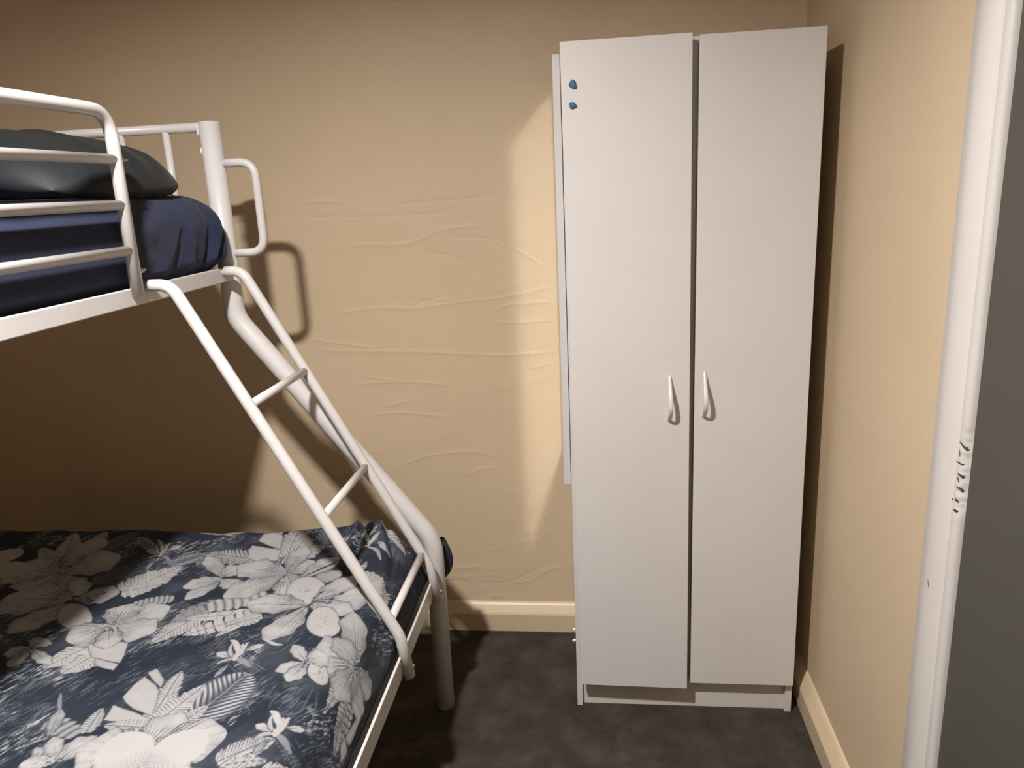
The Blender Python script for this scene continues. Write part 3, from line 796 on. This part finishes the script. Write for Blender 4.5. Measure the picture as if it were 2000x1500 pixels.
# --- top group by the wall
leaf((552, 1094), (592, 1026), 62, 15, .92, .8, .34); leaf((556, 1098), (636, 1052), 44, 12, .92, .7, .3); leaf((505, 1088), (404, 1078), 34, 10, .85, .9, .45)
poly([(504, 1054), (516, 1040), (530, 1031), (553, 1046), (547, 1070), (526, 1064)], .9); poly([(486, 1070), (492, 1062), (548, 1073), (541, 1091), (500, 1092), (484, 1086)], .9)
poly([(528, 1032), (534, 1028), (552, 1038), (552, 1044)], .85); leaf((470, 1036), (390, 1036), 12, 8, .85, gap=.35); leaf((440, 1040), (484, 1032), 10, 6, .85)
petal((434, 1124), (362, 1169), 22, .4); petal((434, 1124), (356, 1142), 20, .4); petal((434, 1122), (404, 1084), 34, .4); petal((434, 1126), (462, 1144), 34, .4); petal((434, 1122), (474, 1100), 30, .4)
petal((560, 1118), (436, 1164), 36, .7); petal((560, 1118), (468, 1100), 44, .6); petal((560, 1118), (576, 1168), 74, 1.0); petal((560, 1118), (616, 1098), 40, 1.1); petal((560, 1116), (596, 1066), 34, .9)
specks((544, 1094), 12, 14); stroke([(556, 1120), (552, 1108), (546, 1098)], 5, .75)
petal((590, 1130), (660, 1092), 30, .2, .88); petal((600, 1140), (668, 1122), 22, .2, .8); stroke([(600, 1124), (632, 1112), (664, 1100)], 6, .12); stroke([(606, 1120), (625, 1112)], 3, .9)
leaf((620, 1066), (660, 1030), 26, 8, .5, gap=.5); stroke([(620, 1074), (640, 1070), (656, 1072)], 3, .7); fuzz((672, 1034), (8, -10), 14, 8, .85)
# --- big lily
disc((600, 1156), 40, .90, 28); petal((602, 1182), (482, 1177), 38, .5); petal((602, 1184), (518, 1256), 44, .5, bulge=.62); stroke([(520, 1254), (536, 1262), (552, 1264)], 7, .85)
petal((602, 1182), (722, 1158), 44, .5); petal((606, 1180), (700, 1126), 30, .4); petal((604, 1182), (690, 1196), 34, .4); disc((632, 1217), 33, .91, 31)
stamens((608, 1178), ((626, 1160), (646, 1172), (664, 1162), (602, 1184), (640, 1180)))
# --- hibiscus at the bed's edge, with its leaves falling over the side
leaf((690, 1280), (646, 1352), 34, 10, .86, .4, .3); leaf((700, 1290), (686, 1396), 40, 12, .84, .4, .3); leaf((712, 1300), (716, 1436), 26, 10, .80, .5, .35)
poly([(722, 1352), (734, 1318), (744, 1316), (742, 1350), (732, 1358)], .82); poly([(702, 1374), (716, 1356), (730, 1368), (724, 1392), (708, 1388)], .84)
petal((704, 1266), (690, 1192), 62, .6, .9); petal((704, 1266), (612, 1282), 66, .8, .9); petal((704, 1266), (762, 1276), 54, .6, .88); petal((704, 1268), (664, 1330), 48, .8, .88); petal((706, 1268), (744, 1320), 44, .5, .86)
petal((704, 1264), (656, 1246), 40, .5, .9); specks((712, 1262), 10, 10)
petal((598, 1298), (574, 1264), 28, .3); petal((598, 1298), (538, 1316), 20, .4, point=1.2); petal((598, 1298), (562, 1336), 28, .5); disc((622, 1310), 21, .92, 18); petal((598, 1296), (640, 1278), 30, .3)
stroke([(590, 1304), (604, 1288)], 2.4, .2); fuzz((560, 1346), (16, -7), 18, 12, .7)
# --- bottom group
feather((372, 1412), (486, 1320), 100, 11)
leaf((296, 1408), (354, 1314), 44, 16, .93, .6, .34); leaf((300, 1420), (400, 1342), 40, 13, .93, .4, .3); leaf((320, 1440), (406, 1384), 34, 13, .92, .5, .32)
poly([(289, 1317), (307, 1308), (321, 1330), (315, 1345), (302, 1334)], .86); poly([(240, 1364), (262, 1340), (283, 1325), (304, 1340), (311, 1352), (304, 1382), (296, 1402), (262, 1388), (246, 1374)], .88)
poly([(203, 1410), (222, 1379), (262, 1394), (293, 1409), (288, 1417), (240, 1414)], .88); leaf((290, 1426), (206, 1420), 36, 9, .86, .5, .2)
leaf((168, 1436), (200, 1386), 30, 9, .88, .6, .38); caterpillar((152, 1442), (96, 1412), 48, 5, .72); petal((96, 1446), (120, 1392), 24, .2, .8); stroke([(118, 1400), (118, 1376), (120, 1360)], 6, .6)
petal((110, 1494), (70, 1470), 34, .3); petal((110, 1494), (106, 1446), 40, .4); petal((110, 1494), (190, 1444), 36, .5); petal((110, 1494), (40, 1500), 30, .3)
petal((274, 1470), (356, 1398), 62, .5); petal((274, 1472), (158, 1468), 92, 1.1); petal((274, 1472), (444, 1440), 78, 1.2); petal((274, 1474), (210, 1530), 80, .7); petal((276, 1474), (360, 1530), 80, 1.0)
specks((278, 1446), 16, 20, .14); stroke([(274, 1474), (280, 1460), (282, 1446)], 7, .82)
leaf((424, 1494), (536, 1446), 44, 12, .86, .6, .4); leaf((440, 1500), (520, 1486), 26, 9, .85); leaf((512, 1504), (586, 1486), 34, 11, .9, .8, .28)
# --- printed corner by the post
leaf((704, 1122), (764, 1150), 44, 12, .90, .0, .26, rib=False); leaf((700, 1124), (716, 1098), 12, 3, .9); leaf((752, 1034), (800, 1060), 22, 8, .9, 0, .25, rib=False)
petal((700, 1130), (752, 1176), 30, .4, .85); specks((742, 1200), 10, 8, .8)
stroke([(722, 1070), (716, 1058), (712, 1053), (722, 1052)], 8, .88); stroke([(722, 1070), (734, 1060), (744, 1056)], 9, .88); stroke([(722, 1072), (706, 1074), (698, 1080)], 7, .85)
stroke([(720, 1074), (736, 1078), (744, 1092)], 9, .72); petal((738, 1066), (762, 1080), 9, .1); fuzz((700, 1096), (-10, 10), 14, 8, .8); fuzz((776, 1068), (4, 12), 14, 8, .75)
orchid(0, 0); orchid(79, 146, 1.06); orchid(-146, -206, .72)
# the rest of the cloth, out of the photograph: more of the same flowers
for (x, y) in ((-1.55, .35), (-1.0, .25), (-.62, .6), (-1.35, .72), (-.75, .95), (-1.75, 1.2), (-1.6, 1.62)):
    for k in range(5):
        a = 2*PI*k/5 + x*7; W = .045; a0 = np.array([x, y]); b0 = a0+.13*np.array([math.cos(a), math.sin(a)]); d, t, L = frame(a0, b0)
        sl = window((a0+b0)/2, .14)
        if sl is None: continue
        X, Y = GU[sl]-x, GV[sl]-y; s = (X*d[0]+Y*d[1])/L; q = X*t[0]+Y*t[1]; sc = np.clip(s, 1e-4, .9999)
        wid = W*np.sin(PI*sc**1.3)**.6; vv = .92-.5*np.clip(1-sc*1.9, 0, 1)*(np.sin(q/(np.maximum(sc, .05)*W)*16) > .3)
        blend(sl, ss((wid-np.abs(q))/.003+.5)*((s > 0) & (s < 1)), vv)
INK = np.clip(INK, 0, 1)
k0 = np.array([.0050, .0088, .0185]); k1 = np.array([.085, .098, .12]); k2 = np.array([.38, .368, .36])
i_ = INK[..., None]
RGB = np.where(i_ < .45, k0+(k1-k0)*(i_/.45), k1+(k2-k1)*((i_-.45)/.55))

# cloth shape: flat top, rolled edge at the right and at the head, wrinkles
def roll(a, edge, r, drop):
    """arc-length a past the start of the roll -> (horizontal, vertical)"""
    s = a-edge; h = a.copy() if hasattr(a, 'copy') else a; v = np.zeros_like(a)
    q = np.clip(s/r, 0, PI/2); on = s > 0
    h = np.where(on, edge + r*np.sin(q) + np.where(s > r*PI/2, -.10*(s-r*PI/2)*0, 0), a)
    v = np.where(on, -(r*(1-np.cos(q))) - np.clip(s-r*PI/2, 0, None), 0)
    return h, v
hx, vx = roll(GU, -.585, .095, .1); hy, vy = roll(GV, 1.842, .052, .1)
und = .010*(fbm(GU*3.1+1, GV*3.1, 130, 2)-.5)*2 + .004*(fbm(GU*9, GV*9, 140, 3)-.5)*2
def crease(pts, depth, wid):
    q = np.array([P2(*p) for p in pts]); best = np.full(GU.shape, 1e9); side = np.zeros(GU.shape)
    for k in range(len(q)-1):
        a, b = q[k], q[k+1]; d = b-a
        tt = np.clip(((GU-a[0])*d[0]+(GV-a[1])*d[1])/(d@d), 0, 1); dd = np.hypot(GU-a[0]-tt*d[0], GV-a[1]-tt*d[1])
        m_ = dd < best; best = np.where(m_, dd, best); side = np.where(m_, np.sign((GU-a[0])*d[1]-(GV-a[1])*d[0]), side)
    return -depth*np.exp(-(best/wid)**2) + depth*.9*np.exp(-((best-wid*1.6)/(wid*1.2))**2)*(side > 0)
rel_z = und
rel_z = rel_z + crease([(724, 1012), (712, 1040), (694, 1080), (680, 1110)], .013, .010) + crease([(758, 1030), (768, 1090), (762, 1150), (752, 1190)], .012, .010)
rel_z = rel_z + .024*np.exp(-(((GU+.60)/.075)**2+((GV-1.85)/.07)**2)) + .010*np.exp(-(((GU+.75)/.12)**2+((GV-1.86)/.05)**2))
side_n = .010*(fbm(GV*16, GU*7, 150, 3)-.5)*2*np.clip((GU+.50)/.06, 0, 1)
back_n = .008*(fbm(GU*18, GV*7, 160, 3)-.5)*2*np.clip((GV-1.82)/.05, 0, 1)
DX = np.minimum(hx+side_n+.016*ss((-vx-.07)/.06), -.4765); DY = hy+back_n
# drawn in around the post at the corner
cf = np.clip((GU+.60)/.07, 0, 1)*np.clip((GV-1.78)/.06, 0, 1); DY = np.minimum(DY - .030*cf, 1.892)
DZ = ZT + rel_z*np.clip(1+(vx+vy)/.05, 0, 1) + np.maximum(vx+vy, -.165 + .03*np.clip((-vx-.05)/.1, 0, 1))
DZ = np.maximum(DZ, .432)
du = grid_mesh('duvet', np.stack([DX, DY, DZ], -1), 'print', colors=RGB)
tag(du, 'navy duvet printed with large white flowers and leaves on the lower bunk', 'duvet')
# the corner of the cloth that hangs out behind the post
n, m = 40, 30
aa, bb = np.meshgrid(np.linspace(0, 2*PI, n), np.linspace(0, 1, m), indexing='ij')
rr = np.sin(PI*np.clip(bb*.96+.02, 0, 1))**.28*(1+.12*np.sin(3*aa+4*bb))
Pc = np.stack([-.463+.032*rr*np.cos(aa), 1.976+.022*rr*np.sin(aa), .395+.115*bb+.004*np.sin(2*aa)], -1)
cc = np.clip(.06+.5*np.clip(.35-bb, 0, 1)*(np.sin(aa*9)+1), 0, 1)[..., None]
oc = grid_mesh('corner_fold', Pc, 'print', du, colors=k0+(k2-k0)*cc*.8)
